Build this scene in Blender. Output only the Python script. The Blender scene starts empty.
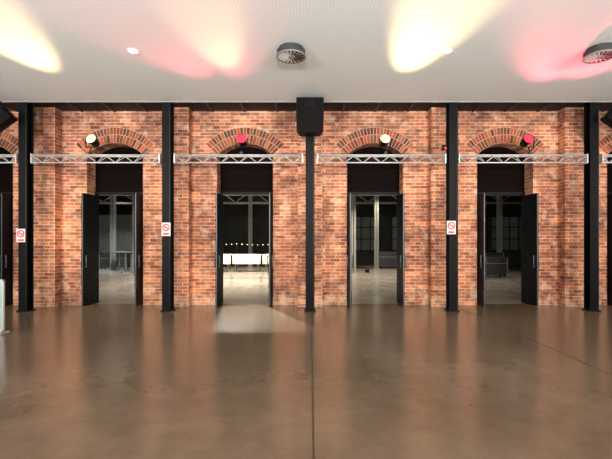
import bpy, bmesh, math, random
from mathutils import Vector, Matrix
random.seed(7)
S=3.25; CH=4.75; WH=4.85
scene=bpy.context.scene
scene.view_settings.view_transform='Standard'
col=scene.collection

# ---------------------------------------------------------------- materials
def mat(name,color,rough=0.5,metal=0.0,emit=None,es=0.0,noise=0.0,nscale=8.0,bump=0.0,spec=0.5):
    m=bpy.data.materials.new(name); m.use_nodes=True
    nt=m.node_tree; b=nt.nodes['Principled BSDF']
    b.inputs['Base Color'].default_value=(*color,1)
    b.inputs['Roughness'].default_value=rough
    b.inputs['Metallic'].default_value=metal
    b.inputs['Specular IOR Level'].default_value=spec
    if emit:
        b.inputs['Emission Color'].default_value=(*emit,1)
        b.inputs['Emission Strength'].default_value=es
    if noise>0:
        tc=nt.nodes.new('ShaderNodeTexCoord'); n=nt.nodes.new('ShaderNodeTexNoise')
        n.inputs['Scale'].default_value=nscale; n.inputs['Detail'].default_value=5
        nt.links.new(tc.outputs['Object'],n.inputs['Vector'])
        r=nt.nodes.new('ShaderNodeMapRange')
        r.inputs['From Min'].default_value=.3; r.inputs['From Max'].default_value=.7
        r.inputs['To Min'].default_value=1-noise; r.inputs['To Max'].default_value=1+noise
        nt.links.new(n.outputs['Fac'],r.inputs['Value'])
        mx=nt.nodes.new('ShaderNodeVectorMath'); mx.operation='SCALE'
        mx.inputs[0].default_value=color
        nt.links.new(r.outputs['Result'],mx.inputs['Scale'])
        nt.links.new(mx.outputs['Vector'],b.inputs['Base Color'])
        if bump>0:
            bp=nt.nodes.new('ShaderNodeBump'); bp.inputs['Strength'].default_value=bump
            bp.inputs['Distance'].default_value=.01
            nt.links.new(n.outputs['Fac'],bp.inputs['Height']); nt.links.new(bp.outputs['Normal'],b.inputs['Normal'])
    return m

def brick_mat(name='brick_wall'):
    m=bpy.data.materials.new(name); m.use_nodes=True
    nt=m.node_tree; N=nt.nodes; L=nt.links; b=N['Principled BSDF']
    tc=N.new('ShaderNodeTexCoord'); sp=N.new('ShaderNodeSeparateXYZ'); L.new(tc.outputs['Object'],sp.inputs[0])
    ad=N.new('ShaderNodeMath'); ad.operation='ADD'; L.new(sp.outputs['X'],ad.inputs[0]); L.new(sp.outputs['Y'],ad.inputs[1])
    cb=N.new('ShaderNodeCombineXYZ'); L.new(ad.outputs[0],cb.inputs['X']); L.new(sp.outputs['Z'],cb.inputs['Y'])
    br=N.new('ShaderNodeTexBrick'); L.new(cb.outputs[0],br.inputs['Vector'])
    br.inputs['Scale'].default_value=1; br.inputs['Brick Width'].default_value=.25; br.inputs['Row Height'].default_value=.083
    br.inputs['Mortar Size'].default_value=.009; br.inputs['Mortar Smooth'].default_value=.2
    br.inputs['Color1'].default_value=(.31,.088,.042,1); br.inputs['Color2'].default_value=(.64,.25,.12,1)
    br.inputs['Mortar'].default_value=(.66,.50,.38,1)
    br2=N.new('ShaderNodeTexBrick'); 
    mp=N.new('ShaderNodeVectorMath'); mp.operation='ADD'; mp.inputs[1].default_value=(.25*37,.083*22,0)
    L.new(cb.outputs[0],mp.inputs[0]); L.new(mp.outputs[0],br2.inputs['Vector'])
    br2.inputs['Scale'].default_value=1; br2.inputs['Brick Width'].default_value=.25; br2.inputs['Row Height'].default_value=.083
    br2.inputs['Mortar Size'].default_value=0
    br2.inputs['Color1'].default_value=(.62,.56,.54,1); br2.inputs['Color2'].default_value=(1.3,1.25,1.2,1)
    mu=N.new('ShaderNodeMix'); mu.data_type='RGBA'; mu.blend_type='MULTIPLY'; mu.inputs['Factor'].default_value=1
    mu.clamp_result=False
    L.new(br.outputs['Color'],mu.inputs['A']); L.new(br2.outputs['Color'],mu.inputs['B'])
    n=N.new('ShaderNodeTexNoise'); n.inputs['Scale'].default_value=.9; n.inputs['Detail'].default_value=6; n.inputs['Roughness'].default_value=.6
    L.new(tc.outputs['Object'],n.inputs['Vector'])
    rp=N.new('ShaderNodeValToRGB'); e=rp.color_ramp.elements
    e[0].position=.38; e[0].color=(.55,.47,.46,1); e[1].position=.64; e[1].color=(1.4,1.38,1.32,1)
    L.new(n.outputs['Fac'],rp.inputs['Fac'])
    m2=N.new('ShaderNodeMix'); m2.data_type='RGBA'; m2.blend_type='MULTIPLY'; m2.inputs['Factor'].default_value=1; m2.clamp_result=False
    L.new(mu.outputs['Result'],m2.inputs['A']); L.new(rp.outputs['Color'],m2.inputs['B'])
    # lime / whitewash remnants, denser near the ground
    n2=N.new('ShaderNodeTexNoise'); n2.inputs['Scale'].default_value=4; n2.inputs['Detail'].default_value=7; n2.inputs['Roughness'].default_value=.62
    L.new(tc.outputs['Object'],n2.inputs['Vector'])
    zr=N.new('ShaderNodeMapRange'); zr.inputs['From Min'].default_value=.0; zr.inputs['From Max'].default_value=.7
    zr.inputs['To Min'].default_value=.12; zr.inputs['To Max'].default_value=0; L.new(sp.outputs['Z'],zr.inputs['Value'])
    az=N.new('ShaderNodeMath'); az.operation='ADD'; L.new(n2.outputs['Fac'],az.inputs[0]); L.new(zr.outputs['Result'],az.inputs[1])
    r2=N.new('ShaderNodeMapRange'); r2.inputs['From Min'].default_value=.52; r2.inputs['From Max'].default_value=.70
    r2.inputs['To Max'].default_value=.65
    L.new(az.outputs[0],r2.inputs['Value'])
    m3=N.new('ShaderNodeMix'); m3.data_type='RGBA'; L.new(r2.outputs['Result'],m3.inputs['Factor'])
    L.new(m2.outputs['Result'],m3.inputs['A']); m3.inputs['B'].default_value=(.85,.60,.41,1)
    L.new(m3.outputs['Result'],b.inputs['Base Color'])
    b.inputs['Roughness'].default_value=.75
    bp=N.new('ShaderNodeBump'); bp.inputs['Strength'].default_value=.7; bp.inputs['Distance'].default_value=.012; bp.invert=True
    L.new(br.outputs['Fac'],bp.inputs['Height']); L.new(bp.outputs['Normal'],b.inputs['Normal'])
    return m

def vous_mat():
    m=bpy.data.materials.new('arch_brick'); m.use_nodes=True
    nt=m.node_tree; N=nt.nodes; L=nt.links; b=N['Principled BSDF']
    a=N.new('ShaderNodeVertexColor'); a.layer_name='Col'
    n=N.new('ShaderNodeTexNoise'); n.inputs['Scale'].default_value=20
    tc=N.new('ShaderNodeTexCoord'); L.new(tc.outputs['Object'],n.inputs['Vector'])
    r=N.new('ShaderNodeMapRange'); r.inputs['To Min'].default_value=.7; r.inputs['To Max'].default_value=1.3
    L.new(n.outputs['Fac'],r.inputs['Value'])
    s=N.new('ShaderNodeVectorMath'); s.operation='SCALE'; L.new(a.outputs['Color'],s.inputs[0]); L.new(r.outputs['Result'],s.inputs['Scale'])
    L.new(s.outputs['Vector'],b.inputs['Base Color']); b.inputs['Roughness'].default_value=.8
    return m

def floor_mat():
    m=bpy.data.materials.new('polished_concrete'); m.use_nodes=True
    nt=m.node_tree; N=nt.nodes; L=nt.links; b=N['Principled BSDF']
    tc=N.new('ShaderNodeTexCoord')
    n=N.new('ShaderNodeTexNoise'); n.inputs['Scale'].default_value=.5; n.inputs['Detail'].default_value=6; n.inputs['Roughness'].default_value=.5
    L.new(tc.outputs['Object'],n.inputs['Vector'])
    rp=N.new('ShaderNodeValToRGB'); e=rp.color_ramp.elements
    e[0].position=.28; e[0].color=(.115,.080,.052,1); e[1].position=.75; e[1].color=(.185,.138,.096,1)
    L.new(n.outputs['Fac'],rp.inputs['Fac'])
    n2=N.new('ShaderNodeTexNoise'); n2.inputs['Scale'].default_value=3.5; n2.inputs['Detail'].default_value=9; n2.inputs['Roughness'].default_value=.7
    L.new(tc.outputs['Object'],n2.inputs['Vector'])
    r2=N.new('ShaderNodeMapRange'); r2.inputs['From Min'].default_value=.3; r2.inputs['From Max'].default_value=.7
    r2.inputs['To Min'].default_value=.82; r2.inputs['To Max'].default_value=1.18; L.new(n2.outputs['Fac'],r2.inputs['Value'])
    s=N.new('ShaderNodeVectorMath'); s.operation='SCALE'; L.new(rp.outputs['Color'],s.inputs[0]); L.new(r2.outputs['Result'],s.inputs['Scale'])
    L.new(s.outputs['Vector'],b.inputs['Base Color'])
    r3=N.new('ShaderNodeMapRange'); r3.inputs['From Min'].default_value=.3; r3.inputs['From Max'].default_value=.7
    r3.inputs['To Min'].default_value=.19; r3.inputs['To Max'].default_value=.23
    L.new(n.outputs['Fac'],r3.inputs['Value']); L.new(r3.outputs['Result'],b.inputs['Roughness'])
    b.inputs['Specular IOR Level'].default_value=1.0
    return m

def ceil_mat():
    m=bpy.data.materials.new('perforated_ceiling'); m.use_nodes=True
    nt=m.node_tree; N=nt.nodes; L=nt.links; b=N['Principled BSDF']
    tc=N.new('ShaderNodeTexCoord'); v=N.new('ShaderNodeTexVoronoi'); v.voronoi_dimensions='2D'
    v.inputs['Scale'].default_value=22; v.inputs['Randomness'].default_value=0
    L.new(tc.outputs['Object'],v.inputs['Vector'])
    r=N.new('ShaderNodeMapRange'); r.inputs['From Min'].default_value=.15; r.inputs['From Max'].default_value=.3
    L.new(v.outputs['Distance'],r.inputs['Value'])
    mx=N.new('ShaderNodeMix'); mx.data_type='RGBA'; L.new(r.outputs['Result'],mx.inputs['Factor'])
    mx.inputs['A'].default_value=(.70,.73,.71,1); mx.inputs['B'].default_value=(.84,.87,.85,1)
    L.new(mx.outputs['Result'],b.inputs['Base Color']); b.inputs['Roughness'].default_value=.7
    return m

M={}
M['brick']=brick_mat(); M['vous']=vous_mat(); M['floor']=floor_mat(); M['ceil']=ceil_mat()
M['mortar']=mat('mortar',(.56,.42,.32),.9,noise=.2)
M['black']=mat('black_steel',(.004,.004,.0045),.5,noise=.2,nscale=6,spec=.12)
M['leaf']=mat('door_paint',(.004,.005,.008),.5,noise=.15,nscale=4,spec=.12)
M['edge']=mat('door_edge_metal',(.14,.15,.16),.4,.6)
M['header']=mat('header_panel',(.004,.0015,.001),.6,noise=.2,nscale=3,spec=.04)
M['soffit']=mat('dark_soffit',(.02,.022,.024),.7,noise=.3,nscale=3,spec=.2)
M['alu']=mat('aluminium',(.68,.68,.66),.35,.4,noise=.1)
M['white']=mat('white_paint',(.8,.8,.78),.6,noise=.04,nscale=3)
M['grey']=mat('grey_metal',(.30,.30,.29),.45,.3,noise=.1)
M['blade']=mat('diffuser_blade',(.60,.56,.54),.5,.0,noise=.1)
M['dgrey']=mat('dark_grey_metal',(.05,.05,.05),.5,.2,noise=.1,spec=.3)
M['speaker']=mat('speaker_cabinet',(.005,.003,.004),.6,noise=.2,nscale=30,spec=.12)
M['grille']=mat('speaker_grille',(.005,.003,.003),.7,noise=.4,nscale=150,bump=.4,spec=.1)
M['red']=mat('sign_red',(.75,.02,.02),.5,noise=.03)
M['signw']=mat('sign_white',(.72,.72,.72),.5,noise=.03)
M['lwarm']=mat('lamp_warm',(.3,.15,.05),.4,emit=(1,.55,.22),es=4.2,noise=.02)
M['lred']=mat('lamp_red',(.25,0,0),.4,emit=(1,.015,.03),es=5,noise=.02)
M['lwhite']=mat('lamp_white',(1,1,1),.4,emit=(1,.97,.9),es=14,noise=.02)
M['lbulb']=mat('bulb_warm',(1,.8,.5),.4,emit=(1,.7,.3),es=3,noise=.02)
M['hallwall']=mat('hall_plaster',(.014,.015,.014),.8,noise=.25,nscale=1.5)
M['hallcol']=mat('hall_column_paint',(.30,.30,.27),.6,noise=.15,nscale=4)
M['hallfloor']=mat('hall_concrete',(.28,.255,.22),.22,noise=.2,nscale=1.2)
M['cloth']=mat('table_linen',(.8,.77,.68),.8,noise=.06,nscale=6)
M['panel']=mat('hall_panel',(.09,.11,.09),.6,noise=.15,nscale=2)
M['joint']=mat('floor_joint_filler',(.045,.03,.02),.7,noise=.2)
M['poster']=mat('poster_print',(.45,.60,.54),.5,noise=.08,nscale=5)

# ---------------------------------------------------------------- mesh helpers
class MB:
    def __init__(s): s.bm=bmesh.new(); s.mats=[]; s.col=None
    def mi(s,m):
        if m not in s.mats: s.mats.append(m)
        return s.mats.index(m)
    def box(s,x0,x1,y0,y1,z0,z1,m,mtx=None):
        vs=[s.bm.verts.new(p) for p in ((x0,y0,z0),(x1,y0,z0),(x1,y1,z0),(x0,y1,z0),(x0,y0,z1),(x1,y0,z1),(x1,y1,z1),(x0,y1,z1))]
        k=s.mi(m); out=[]
        for f in ((0,3,2,1),(4,5,6,7),(0,1,5,4),(1,2,6,5),(2,3,7,6),(3,0,4,7)):
            fc=s.bm.faces.new([vs[i] for i in f]); fc.material_index=k; out.append(fc)
        if mtx is not None:
            for v in vs: v.co=mtx@v.co
        return out
    def prism(s,pts,y0,y1,m):
        a=[s.bm.verts.new((p[0],y0,p[1])) for p in pts]; b=[s.bm.verts.new((p[0],y1,p[1])) for p in pts]
        k=s.mi(m); n=len(pts); out=[]
        f=s.bm.faces.new(a); f.material_index=k; out.append(f)
        f=s.bm.faces.new(b[::-1]); f.material_index=k; out.append(f)
        for i in range(n):
            f=s.bm.faces.new((a[i],b[i],b[(i+1)%n],a[(i+1)%n])); f.material_index=k; out.append(f)
        return out
    def tube(s,p,q,r,m,seg=10,r2=None,cap=True,smooth=True):
        p=Vector(p);q=Vector(q);d=(q-p)
        if d.length<1e-6: return
        rot=d.to_track_quat('Z','Y').to_matrix(); r2=r if r2 is None else r2
        A=[];B=[];k=s.mi(m)
        for i in range(seg):
            t=2*math.pi*i/seg; u=rot@Vector((math.cos(t),math.sin(t),0))
            A.append(s.bm.verts.new(p+u*r)); B.append(s.bm.verts.new(q+u*r2))
        for i in range(seg):
            f=s.bm.faces.new((A[i],A[(i+1)%seg],B[(i+1)%seg],B[i])); f.material_index=k; f.smooth=smooth
        if cap:
            f=s.bm.faces.new(A[::-1]); f.material_index=k
            f=s.bm.faces.new(B); f.material_index=k
    def disc(s,c,nrm,r,m,seg=24,r0=0):
        c=Vector(c); rot=Vector(nrm).to_track_quat('Z','Y').to_matrix(); k=s.mi(m)
        P=[s.bm.verts.new(c+rot@Vector((math.cos(2*math.pi*i/seg)*r,math.sin(2*math.pi*i/seg)*r,0))) for i in range(seg)]
        if r0==0:
            f=s.bm.faces.new(P); f.material_index=k
        else:
            Q=[s.bm.verts.new(c+rot@Vector((math.cos(2*math.pi*i/seg)*r0,math.sin(2*math.pi*i/seg)*r0,0))) for i in range(seg)]
            for i in range(seg):
                f=s.bm.faces.new((P[i],P[(i+1)%seg],Q[(i+1)%seg],Q[i])); f.material_index=k
    def sphere(s,c,r,m,sc=(1,1,1)):
        k=s.mi(m)
        res=bmesh.ops.create_uvsphere(s.bm,u_segments=12,v_segments=8,radius=r,matrix=Matrix.Translation(c)@Matrix.Diagonal((*sc,1)))
        for v in res['verts']:
            for f in v.link_faces: f.material_index=k; f.smooth=True
    def obj(s,name,parent=None,loc=(0,0,0),bevel=0,recalc=True):
        if recalc: bmesh.ops.recalc_face_normals(s.bm,faces=s.bm.faces)
        me=bpy.data.meshes.new(name); s.bm.to_mesh(me); s.bm.free()
        for m in s.mats: me.materials.append(m)
        o=bpy.data.objects.new(name,me); col.objects.link(o); o.location=loc
        if parent: o.parent=parent
        if bevel:
            b=o.modifiers.new('bevel','BEVEL'); b.width=bevel; b.segments=2; b.limit_method='ANGLE'
        return o
def empty(name,loc=(0,0,0)):
    e=bpy.data.objects.new(name,None); col.objects.link(e); e.location=loc; e.empty_display_size=.1; return e

# ---------------------------------------------------------------- shell
XW=13.0; YB=-15.0; YH=18.0
b=MB(); b.box(-XW,XW,YB,.2,-.2,0,M['floor']); b.obj('floor')
b=MB(); b.box(-XW-5,XW+5,.2,YH,-.2,0,M['hallfloor']); b.obj('floor_hall')
b=MB()
b.box(.02,.034,YB,-.0,0.0,.0015,M['joint'])
b.box(3.54,3.554,YB,0,0,.0015,M['joint'])
b.box(-7.0,-6.988,YB,0,0,.0015,M['joint'])
b.obj('trim_floor_joints')
b=MB(); b.box(-XW,XW,YB,-.95,CH,CH+.14,M['ceil']); 
b.obj('ceiling')
b=MB(); b.box(-XW,XW,-.95,0.5,WH,WH+.1,M['soffit'])
b.box(-XW,XW,-.99,-.95,CH-.02,CH+.1,M['grey'])
for k in range(-4,4):
    for j in (.25,.5,.75):
        b.box((k+j)*S-.02,(k+j)*S+.02,-.95,0,WH-.03,WH,M['dgrey'])
b.obj('trim_soffit')
b=MB(); b.box(-XW-.2,-XW,YB,0.5,0,CH+.2,M['white']); b.obj('wall_left')
b=MB(); b.box(XW,XW+.2,YB,0.5,0,CH+.2,M['white']); b.obj('wall_right')
b=MB()
for i in range(-6,7): b.box(i*2.1-.05,i*2.1+.05,YB-.1,YB,0,CH,M['black'])
for z in (0,2.6,CH-.12): b.box(-XW,XW,YB-.1,YB,z,z+.12,M['black'])
b.obj('window_1')
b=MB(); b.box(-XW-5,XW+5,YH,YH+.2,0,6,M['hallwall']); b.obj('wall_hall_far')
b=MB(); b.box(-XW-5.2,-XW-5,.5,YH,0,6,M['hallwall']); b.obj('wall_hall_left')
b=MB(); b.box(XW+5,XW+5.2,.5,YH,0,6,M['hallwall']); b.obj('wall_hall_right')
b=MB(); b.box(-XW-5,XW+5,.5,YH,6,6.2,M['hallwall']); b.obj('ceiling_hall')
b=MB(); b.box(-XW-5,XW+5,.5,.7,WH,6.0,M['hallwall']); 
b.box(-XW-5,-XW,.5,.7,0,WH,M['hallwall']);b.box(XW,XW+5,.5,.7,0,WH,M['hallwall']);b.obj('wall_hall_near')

# ---------------------------------------------------------------- brick wall
HW=.70; ZS=3.75; RISE=.30; R=(HW*HW+RISE*RISE)/(2*RISE); ZC=ZS+RISE-R; A=math.asin(HW/R)
doors=[(-3.5+i)*S for i in range(8)]
b=MB()
for c in doors:
    x0=max(c-S/2,-XW); x1=min(c+S/2,XW)
    b.box(x0,c-HW,0,.5,0,WH,M['brick']); b.box(c+HW,x1,0,.5,0,WH,M['brick'])
    pts=[(c-HW,ZS)]
    for i in range(1,16):
        t=-A+2*A*i/16; pts.append((c+R*math.sin(t),ZC+R*math.cos(t)))
    pts+=[(c+HW,ZS),(c+HW,WH),(c-HW,WH)]
    b.prism(pts,0,.5,M['brick'])
for k in range(-3,4):
    b.box(k*S-.30,k*S+.30,-.28,0.01,0,WH,M['brick'])
wall=b.obj('wall_brick')
b=MB(); cl=b.bm.loops.layers.color.new('Col')
for c in doors:
    for (ra,rb,nb,yy) in ((R+.005,R+.20,21,-.012),(R+.212,R+.38,25,-.009)):
        for i in range(nb):
            t0=-A+2*A*(i+.08)/nb; t1=-A+2*A*(i+.92)/nb
            P=[(c+ra*math.sin(t0),ZC+ra*math.cos(t0)),(c+rb*math.sin(t0),ZC+rb*math.cos(t0)),(c+rb*math.sin(t1),ZC+rb*math.cos(t1)),(c+ra*math.sin(t1),ZC+ra*math.cos(t1))]
            v=random.uniform(.6,1.2); h=random.uniform(.85,1.2)
            cc=(min(1,.62*v),.30*v*h,.165*v*h,1)
            for f in b.prism(P,yy,.01,M['vous']):
                for l in f.loops: l[cl]=cc
    P=[]
    for i in range(17):
        t=-A+2*A*i/16; P.append((c+(R+.0)*math.sin(t),ZC+(R+.0)*math.cos(t)))
    for i in range(16,-1,-1):
        t=-A+2*A*i/16; P.append((c+(R+.39)*math.sin(t),ZC+(R+.39)*math.cos(t)))
    k=b.mi(M['mortar'])
    for i in range(16):
        q=[P[i],P[i+1],P[32-i],P[33-i]]
        f=b.bm.faces.new([b.bm.verts.new((p[0],-.006,p[1])) for p in q]); f.material_index=k
        for l in f.loops: l[cl]=(.4,.3,.2,1)
o=b.obj('trim_arch_bricks')

# ---------------------------------------------------------------- doors
for n,c in enumerate(doors):
    e=empty('door_%d'%(n+1),(c,.4,0))
    b=MB()
    pts=[(-HW+.002,2.81)]
    pts+=[(-HW+.002,ZS)]
    for i in range(1,16):
        t=-A+2*A*i/16; pts.append(((R-.003)*math.sin(t),ZC+(R-.003)*math.cos(t)))
    pts+=[(HW-.002,ZS),(HW-.002,2.81)]
    b.prism(pts,.0,.06,M['header'])
    b.box(-HW+.002,HW-.002,-.02,.0,3.66,3.72,M['black'])
    b.box(-HW+.002,HW-.002,-.03,.0,2.81,2.87,M['black'])
    b.obj('transom_panel',e)
    b=MB()
    b.box(-HW+.002,-HW+.06,-.03,.06,0,2.81,M['black']); b.box(HW-.06,HW-.002,-.03,.06,0,2.81,M['black'])
    b.obj('frame',e)
    for sgn,nm in ((-1,'leaf_left'),(1,'leaf_right')):
        b=MB(); x=sgn*.645
        b.box(x-.025,x+.025,-.70,-.035,.012,2.765,M['leaf'])
        b.box(x-.006,x+.006,-.706,-.70,.012,2.765,M['edge'])
        for z in (.25,1.4,2.5): b.tube((x+sgn*.01,-.025,z-.06),(x+sgn*.01,-.025,z+.06),.012,M['edge'])
        for s2 in (-1,1):
            xx=x+s2*.025
            b.box(min(xx,xx+s2*.008),max(xx,xx+s2*.008),-.66,-.10,.05,.35,M['leaf'])
            b.tube((x+s2*.06,-.64,.95),(x+s2*.06,-.64,1.25),.012,M['edge'])
            for z in (.97,1.23): b.tube((x+s2*.02,-.64,z),(x+s2*.06,-.64,z),.009,M['edge'])
        b.obj(nm,e)

# ---------------------------------------------------------------- columns
CY=-.86
for k in range(-3,4):
    x=k*S if k<2 else k*S-.06
    b=MB(); w=.10
    b.box(-w,w,-.11,-.092,0.02,WH-.02,M['black']); b.box(-w,w,.092,.11,0.02,WH-.02,M['black'])
    b.box(-.03,.03,-.092,.092,0.02,WH-.02,M['black'])
    b.box(-.13,.13,-.14,.14,0,.02,M['black'])
    for sx in (-1,1):
        for sy in (-1,1): b.tube((sx*.115,sy*.125,.02),(sx*.115,sy*.125,.045),.01,M['dgrey'],8)
    b.tube((.075,-.115,0.02),(.075,-.115,4.6),.008,M['dgrey'],6)
    b.obj('steel_column',loc=(x,CY,0))

# ---------------------------------------------------------------- trusses
for k in range(-3,3):
    L=S-.34
    b=MB(); z0=3.39; z1=3.545; yv=.08
    ch=[(-yv,z1),(yv,z1),(0,z0)]
    for y,z in ch: b.tube((-L/2,y,z),(L/2,y,z),.015,M['alu'])
    n=14; st=L/n
    for i in range(n):
        xa=-L/2+i*st; xb=xa+st
        for y in (-yv,yv):
            if i%2==0: b.tube((xa,y,z1),(xb,0,z0),.007,M['alu'],6)
            else: b.tube((xa,0,z0),(xb,y,z1),.007,M['alu'],6)
        b.tube((xa,-yv if i%2 else yv,z1),(xb,yv if i%2 else -yv,z1),.007,M['alu'],6)
    for sx in (-1,1):
        b.box(sx*L/2-.01,sx*L/2+.01,-.09,.09,z0-.03,z1+.03,M['alu'])
    b.obj('lighting_truss',loc=((k+.5)*S-(.03 if k>=1 else 0),CY,0))

# ---------------------------------------------------------------- stage spotlights
def spot(parent,loc,target,energy,color,angle,blend=1,size=.08,name='beam'):
    l=bpy.data.lights.new(name,'SPOT'); l.energy=energy; l.color=color; l.spot_size=math.radians(angle); l.spot_blend=blend; l.shadow_soft_size=size
    o=bpy.data.objects.new(name,l); col.objects.link(o)
    d=Vector(target)-Vector(loc)
    o.rotation_euler=d.to_track_quat('-Z','Y').to_euler()
    o.location=loc
    if parent:
        o.parent=parent; o.location=Vector(loc)-parent.location
    return o
def stage_light(x,lens,beams):
    z=3.92; p=empty('stage_spotlight',(x,CY,z))
    d=Vector((0,-1,.28)).normalized()
    b=MB()
    b.tube(-d*.20,d*.0,.085,M['black'],20,r2=.105,cap=False); b.tube(-d*.24,-d*.20,.06,M['black'],20,r2=.085)
    b.tube(d*0,d*.05,.112,M['black'],20,r2=.112,cap=False); b.disc(d*.0,d,.112,M['black'],24,r0=.09)
    b.disc(d*.03,d,.108,lens,24)
    for sx in (-1,1): b.box(sx*.13-.006,sx*.13+.006,-.02,.02,-.17,.02,M['black']); b.tube((sx*.10,0,0),(sx*.145,0,0),.014,M['dgrey'],8)
    b.box(-.136,.136,-.02,.02,-.18,-.165,M['black'])
    b.tube((0,0,-.17),(0,-.08,-.30),.014,M['black'],8); b.box(-.03,.03,-.11,-.05,-.358,-.30,M['dgrey'])
    b.obj('lamp_housing',p)
    for (tx,ty,en,c,a) in beams:
        spot(p,(x,CY-.12,z+.03),(tx,ty,CH),en,c,a)
WARM=(1,.68,.32); PINK=(1,.14,.20)
stage_light(-5.0,M['lwarm'],[(-4.70,-4.3,2000,WARM,28)])
stage_light(-1.56,M['lred'],[(-1.5,-4.1,480,WARM,24),(-2.9,-4.8,480,PINK,42),(-1.3,-4.2,200,PINK,40)])
stage_light(1.72,M['lwarm'],[(1.86,-4.2,2200,WARM,27)])
stage_light(4.99,M['lred'],[(4.0,-4.3,520,PINK,46),(5.3,-4.4,750,PINK,42)])
stage_light(-8.1,M['lwarm'],[(-8.1,-4.1,700,WARM,30)])
stage_light(8.1,M['lwarm'],[(8.1,-4.1,700,WARM,30)])

# ---------------------------------------------------------------- recessed downlights
def downlight(x,y,en,tgt=None,ang=110,c=(1,.88,.70)):
    p=empty('recessed_downlight',(x,y,CH))
    b=MB(); b.disc((0,0,-.004),(0,0,-1),.075,M['lwhite'],24); b.disc((0,0,-.008),(0,0,-1),.105,M['white'],24,r0=.075)
    b.tube((0,0,0),(0,0,-.008),.105,M['white'],24,cap=False)
    b.obj('trim_ring',p,recalc=False)
    spot(p,(x,y,CH-.03),tgt or (x,y,0),en,c,ang,.9,.05,'lamp')
for x,y in ((-2.95,-3.4),(2.28,-3.4)): downlight(x,y,220)
for x in (-9.75,-6.5,-3.25,0.0,3.25,6.5,9.75): 
    downlight(x,-6.6,480,(x,0,1.0),56,(1,.74,.46))  # unseen row, added to throw warm pools on the brick wall
for x in (-8,-4.9,-1.6,1.6,4.9,8): downlight(x,-9.0,230,c=(1,.82,.6))  # unseen row, added to light the floor and bounce upward
# unseen floodlights on stands, added behind the camera to brighten the ceiling
for x in (-9,-4.5,0,4.5,9):
    p=empty('fill_flood_stand',(x,-12.6,0))
    b=MB()
    for i in range(3):
        t=2*math.pi*i/3; b.tube((.45*math.cos(t),.45*math.sin(t),.02),(0,0,.75),.014,M['black'],8)
    b.tube((0,0,.5),(0,0,2.2),.018,M['black'],10)
    b.box(-.25,.25,-.06,.02,2.2,2.5,M['black']); b.box(-.22,.22,.02,.025,2.23,2.47,M['lwhite'])
    b.obj('stand',p)
    spot(p,(x,-12.5,2.4),(x*.95,-4.8,CH+.7),2400,(1,.98,.94),84,1,.2,'ceiling_fill')

# ---------------------------------------------------------------- swirl air diffusers
for x in (-.31,4.76):
    b=MB()
    b.tube((0,0,-.002),(0,0,-.05),.20,M['dgrey'],32,cap=False)
    b.tube((0,0,-.05),(0,0,-.15),.235,M['dgrey'],32,cap=False)
    b.disc((0,0,-.05),(0,0,1),.235,M['dgrey'],32,r0=.19)
    b.disc((0,0,-.12),(0,0,-1),.23,M['black'],32)
    b.disc((0,0,-.151),(0,0,-1),.245,M['grey'],32,r0=.215)
    b.tube((0,0,-.135),(0,0,-.151),.245,M['grey'],32,cap=False)
    nb=18; k=b.mi(M['blade'])
    for i in range(nb):
        t=2*math.pi*i/nb; w=2*math.pi/nb*.6
        P=[(.05,t),(.215,t+.10),(.215,t+.10+w),(.05,t+w)]
        z=[-.152,-.152,-.142,-.142]
        f=b.bm.faces.new([b.bm.verts.new((r*math.cos(a),r*math.sin(a),zz)) for (r,a),zz in zip(P,z)]); f.material_index=k
    b.tube((0,0,-.13),(0,0,-.158),.05,M['grey'],20)
    b.obj('air_diffuser',loc=(x,-3.5,CH),recalc=False)

# ---------------------------------------------------------------- loudspeakers
def loudspeaker(loc,rot,w=.58,h=.80,d=.46):
    p=empty('loudspeaker',loc); p.rotation_euler=rot
    b=MB()
    pts=[(-w/2,-d/2),(w/2,-d/2),(w/2*.75,d/2),(-w/2*.75,d/2)]
    k=b.mi(M['speaker']); lo=[b.bm.verts.new((x,y,-h/2)) for x,y in pts]; hi=[b.bm.verts.new((x,y,h/2)) for x,y in pts]
    for f in ([lo[3],lo[2],lo[1],lo[0]],hi,*[[lo[i],lo[(i+1)%4],hi[(i+1)%4],hi[i]] for i in range(4)]):
        fc=b.bm.faces.new(f); fc.material_index=k
    b.obj('cabinet',p,bevel=.012)
    b=MB(); b.box(-w/2+.03,w/2-.03,-d/2-.012,-d/2+.001,-h/2+.03,h/2-.03,M['grille'])
    b.disc((0,-d/2-.013,-.14),(0,-1,0),.2,M['speaker'],28,r0=.185)
    b.box(-.11,.11,-d/2-.016,-d/2-.01,.16,.30,M['speaker'])
    b.obj('grille',p,bevel=.004)
    b=MB()
    for sx in (-1,1): b.box(sx*(w/2+.006)-.006,sx*(w/2+.006)+.006,-.03,.03,-.05,h/2+.045,M['black'])
    b.box(-w/2-.012,w/2+.012,-.03,.03,h/2+.035,h/2+.045,M['black'])
    b.obj('bracket',p)
    return p
loudspeaker((0,-1.24,4.31),(math.radians(3),0,0),h=.74)
loudspeaker((-6.95,-1.24,4.235),(0,math.radians(48),math.radians(14)),h=.70,w=.48)
loudspeaker((6.90,-1.24,4.235),(0,math.radians(-48),math.radians(-14)),h=.70,w=.48)

b=MB(); b.tube((0,-.20,-.02),(0,.0,.0),.035,M['black'],16); b.disc((0,-.203,-.02),(0,-1,0),.02,M['lred'],12)
b.tube((0,.0,0),(0,0,.08),.012,M['black'],8); b.box(-.02,.06,-.03,.03,.06,.1,M['black'])
b.obj('security_camera',loc=(3.02,CY-.05,3.68))

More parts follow.
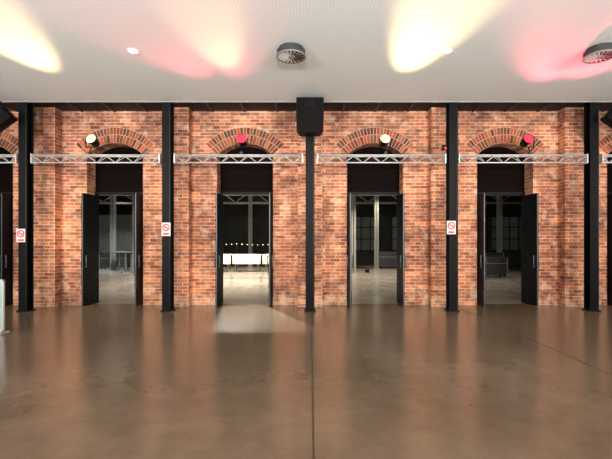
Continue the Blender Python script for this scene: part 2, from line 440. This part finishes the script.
# ---------------------------------------------------------------- prohibition signs
def sign(x,z):
    b=MB(); y=0
    b.box(-.10,.10,-.006,0,-.15,.15,M['signw'])
    b.disc((0,-.008,.04),(0,-1,0),.085,M['red'],32,r0=.058)
    mt=Matrix.Translation((0,0,.04))@Matrix.Rotation(math.radians(45),4,'Y')
    b.box(-.07,.07,-.0085,-.0075,-.011,.011,M['red'],mt)
    b.box(-.045,.035,-.0075,-.007,.033,.047,M['black'])
    b.box(.037,.047,-.0075,-.007,.033,.047,M['red'])
    b.box(-.07,.07,-.0075,-.006,-.125,-.085,M['red'])
    b.obj('no_smoking_sign',loc=(x,CY-.124,z))
sign(-3.25,1.86); sign(3.19,1.90); sign(-6.53,1.72)

p=empty('poster_stand',(-5.52,-3.25,0))
b=MB(); b.box(-.3,.3,-.012,.012,.06,.92,M['poster']); b.box(-.31,.31,-.016,.016,.05,.07,M['alu']); b.box(-.31,.31,-.016,.016,.91,.93,M['alu'])
for sx in (-1,1): b.box(sx*.3-.01,sx*.3+.01,-.016,.016,.05,.93,M['alu']); b.box(sx*.25-.02,sx*.25+.02,-.18,.18,0,.02,M['alu']); b.box(sx*.25-.01,sx*.25+.01,-.01,.01,.02,.06,M['alu'])
b.obj('board',p)

# ---------------------------------------------------------------- back hall contents
for (x,y) in ((-11.2,13),(-8.2,9),(-6.0,15.6),(-1.2,14.8),(2.2,10.5),(3.9,13.8),(7.4,10.5),(11.0,13.5),(-3.9,16.5)):
    b=MB(); r=.12
    b.box(-r,r,-r,-r+.02,0,6,M['hallcol']); b.box(-r,r,r-.02,r,0,6,M['hallcol']); b.box(-.02,.02,-r,r,0,6,M['hallcol']); b.box(-.2,.2,-.2,.2,0,.03,M['hallcol'])
    b.obj('hall_column',loc=(x,y,0))
for y in (5,9.5,14):
    b=MB()
    for z in (3.9,4.7): b.box(-17.9,17.9,-.06,.06,z,z+.12,M['grey'])
    for i in range(36):
        xa=-17.5+i; za,zb=(4.0,4.75) if i%2 else (4.75,4.0)
        b.tube((xa,0,za),(xa+1,0,zb),.035,M['grey'],6)
    for i in range(-5,6): b.tube((i*3.2,0,4.8),(i*3.2,0,6),.02,M['grey'],6)
    b.obj('roof_truss',loc=(0,y+.4,0))
for i,x in enumerate((-5.0,-3.4,-1.8)):
    b=MB(); b.box(-.75,.75,-.35,.35,.90,.94,M['cloth']); b.box(-.75,.75,-.36,-.34,.42,.90,M['cloth'])
    for j in range(7): b.tube((-.7+j*.233,-.36,.42),(-.7+j*.233,-.36,.9),.02,M['cloth'],8)
    for sx in (-1,1):
        for sy in (-1,1): b.tube((sx*.62,sy*.28,0),(sx*.55,sy*.28,.9),.02,M['grey'],8)
    b.obj('trestle_table',loc=(x,12,0))
b=MB(); 
for i in range(24): b.sphere((-6.6+i*.3,13.2,1.5-.06*abs(math.sin(i*math.pi/8))),.022,M['lbulb'])
for i in range(23): b.tube((-6.6+i*.3,13.2,1.53-.06*abs(math.sin(i*math.pi/8))),(-6.3+i*.3,13.2,1.53-.06*abs(math.sin((i+1)*math.pi/8))),.008,M['black'],5)
for i in (0,8,16,23): b.tube((-6.6+i*.3,13.2,0),(-6.6+i*.3,13.2,1.56),.02,M['black'],6)
b.obj('festoon_lights')
b=MB()
for x0 in (-14.5,-12.9,-11.3,-9.7):
    b.box(x0,x0+1.5,16.5,16.6,0.9,3.4,M['panel'])
    b.box(x0,x0+1.5,16.4,16.5,0.0,.8,M['grey'])
b.obj('partition_panels')
for n,x0 in enumerate((2.2,5.6,9,12.4)):
    b=MB(); b.box(x0,x0+2.6,17.9,17.98,1.0,3.4,M['panel'])
    for i in range(5): b.box(x0+i*.64,x0+i*.64+.06,17.84,17.9,1.0,3.4,M['black'])
    for z in (1.0,1.8,2.6,3.35): b.box(x0,x0+2.6,17.84,17.9,z,z+.06,M['black'])
    b.obj('window_%d'%(n+2))
def high_table(x,y):
    b=MB(); b.tube((0,0,1.05),(0,0,1.09),.38,M['grey'],28); b.tube((0,0,.03),(0,0,1.05),.03,M['grey'],12); b.tube((0,0,0),(0,0,.03),.26,M['grey'],24)
    b.obj('high_table',loc=(x,y,0))
for x,y in ((-9.6,11),(-10.6,12.5),(-8.6,12.2)): high_table(x,y)
def flight_case(x,y,w=1.1,h=.8):
    b=MB(); b.box(-w/2,w/2,-.3,.3,.1,.1+h,M['dgrey'])
    for sx in (-1,1):
        for sy in (-1,1):
            b.box(sx*w/2-.02,sx*w/2+.02,sy*.3-.02,sy*.3+.02,.09,.11+h,M['grey'])
            b.tube((sx*(w/2-.1),sy*.2-.02,.05),(sx*(w/2-.1),sy*.2+.02,.05),.05,M['black'],12)
    b.box(-w/2-.01,w/2+.01,-.31,.31,.1+h*.65,.12+h*.65,M['grey'])
    b.obj('flight_case',loc=(x,y,0))
flight_case(8.4,8.6); flight_case(10.2,13.0,1.3,.9); flight_case(-11.8,14.5,1.6,.8); flight_case(4.8,15.0,1.4,.9); flight_case(7.2,7.8,.8,1.0)

def added_pendant(x,y,en,z=4.9,c=(1,.86,.68),tgt=None,ang=120):  # unseen lamps, added to light the hall behind the doors
    p=empty('added_pendant_lamp',(x,y,z))
    b=MB(); b.tube((0,0,.22),(0,0,0),.06,M['black'],24,r2=.24,cap=False); b.disc((0,0,.03),(0,0,-1),.18,M['lwhite'],24)
    b.tube((0,0,.22),(0,0,6-z),.01,M['black'],6)
    b.obj('shade',p,recalc=False)
    spot(p,(x,y,z-.02),tgt or (x,y,0),en,c,ang,.5 if ang>60 else .9,.12,'lamp')
added_pendant(-3.5,10.4,4000); added_pendant(-9.5,10,1300,c=(.95,.97,1)); added_pendant(-4.0,6.5,2400); added_pendant(3.0,8.0,1500); added_pendant(8.8,7.5,260); added_pendant(4.5,12.5,900)
added_pendant(-2.75,3.6,8000,z=5.3,tgt=(-1.25,-1.5,0),ang=25,c=(1,.97,.90))  # narrow unseen spot, added to cast the light patch through the doorway
added_pendant(-11.5,13,900,c=(.95,.97,1)); added_pendant(-5.5,3.5,600); added_pendant(1.7,4.0,400)
for x,y,en in ((-9.0,13.0,600),(-4.6,11,700),(3.0,11.2,500),(9.6,11.8,150)):   # unseen floor uplighters, added to brighten the roof steel
    p=empty('added_uplighter',(x,y,0))
    b=MB(); b.tube((0,0,0),(0,0,.16),.10,M['black'],20,r2=.12,cap=False); b.disc((0,0,.10),(0,0,1),.11,M['lwhite'],20); b.tube((0,0,0),(0,0,.02),.13,M['black'],20)
    b.obj('can',p,recalc=False)
    spot(p,(x,y,.2),(x,y-1.5,5),en,(.95,.97,1),100,.8,.08,'lamp')

# ---------------------------------------------------------------- world
w=bpy.data.worlds.new('sky'); scene.world=w; w.use_nodes=True
nt=w.node_tree; bg=nt.nodes['Background']
bg.inputs['Color'].default_value=(.97,.98,1,1); bg.inputs['Strength'].default_value=3.0

# ---------------------------------------------------------------- camera
cd=bpy.data.cameras.new('camera'); cam=bpy.data.objects.new('camera',cd); col.objects.link(cam)
cam.location=(0,-10.2,1.55); cam.rotation_euler=(math.radians(90),0,0)
cd.sensor_width=36; cd.lens=24; cd.shift_x=-4/612; cd.shift_y=13.5/612; cd.clip_start=.05
scene.camera=cam
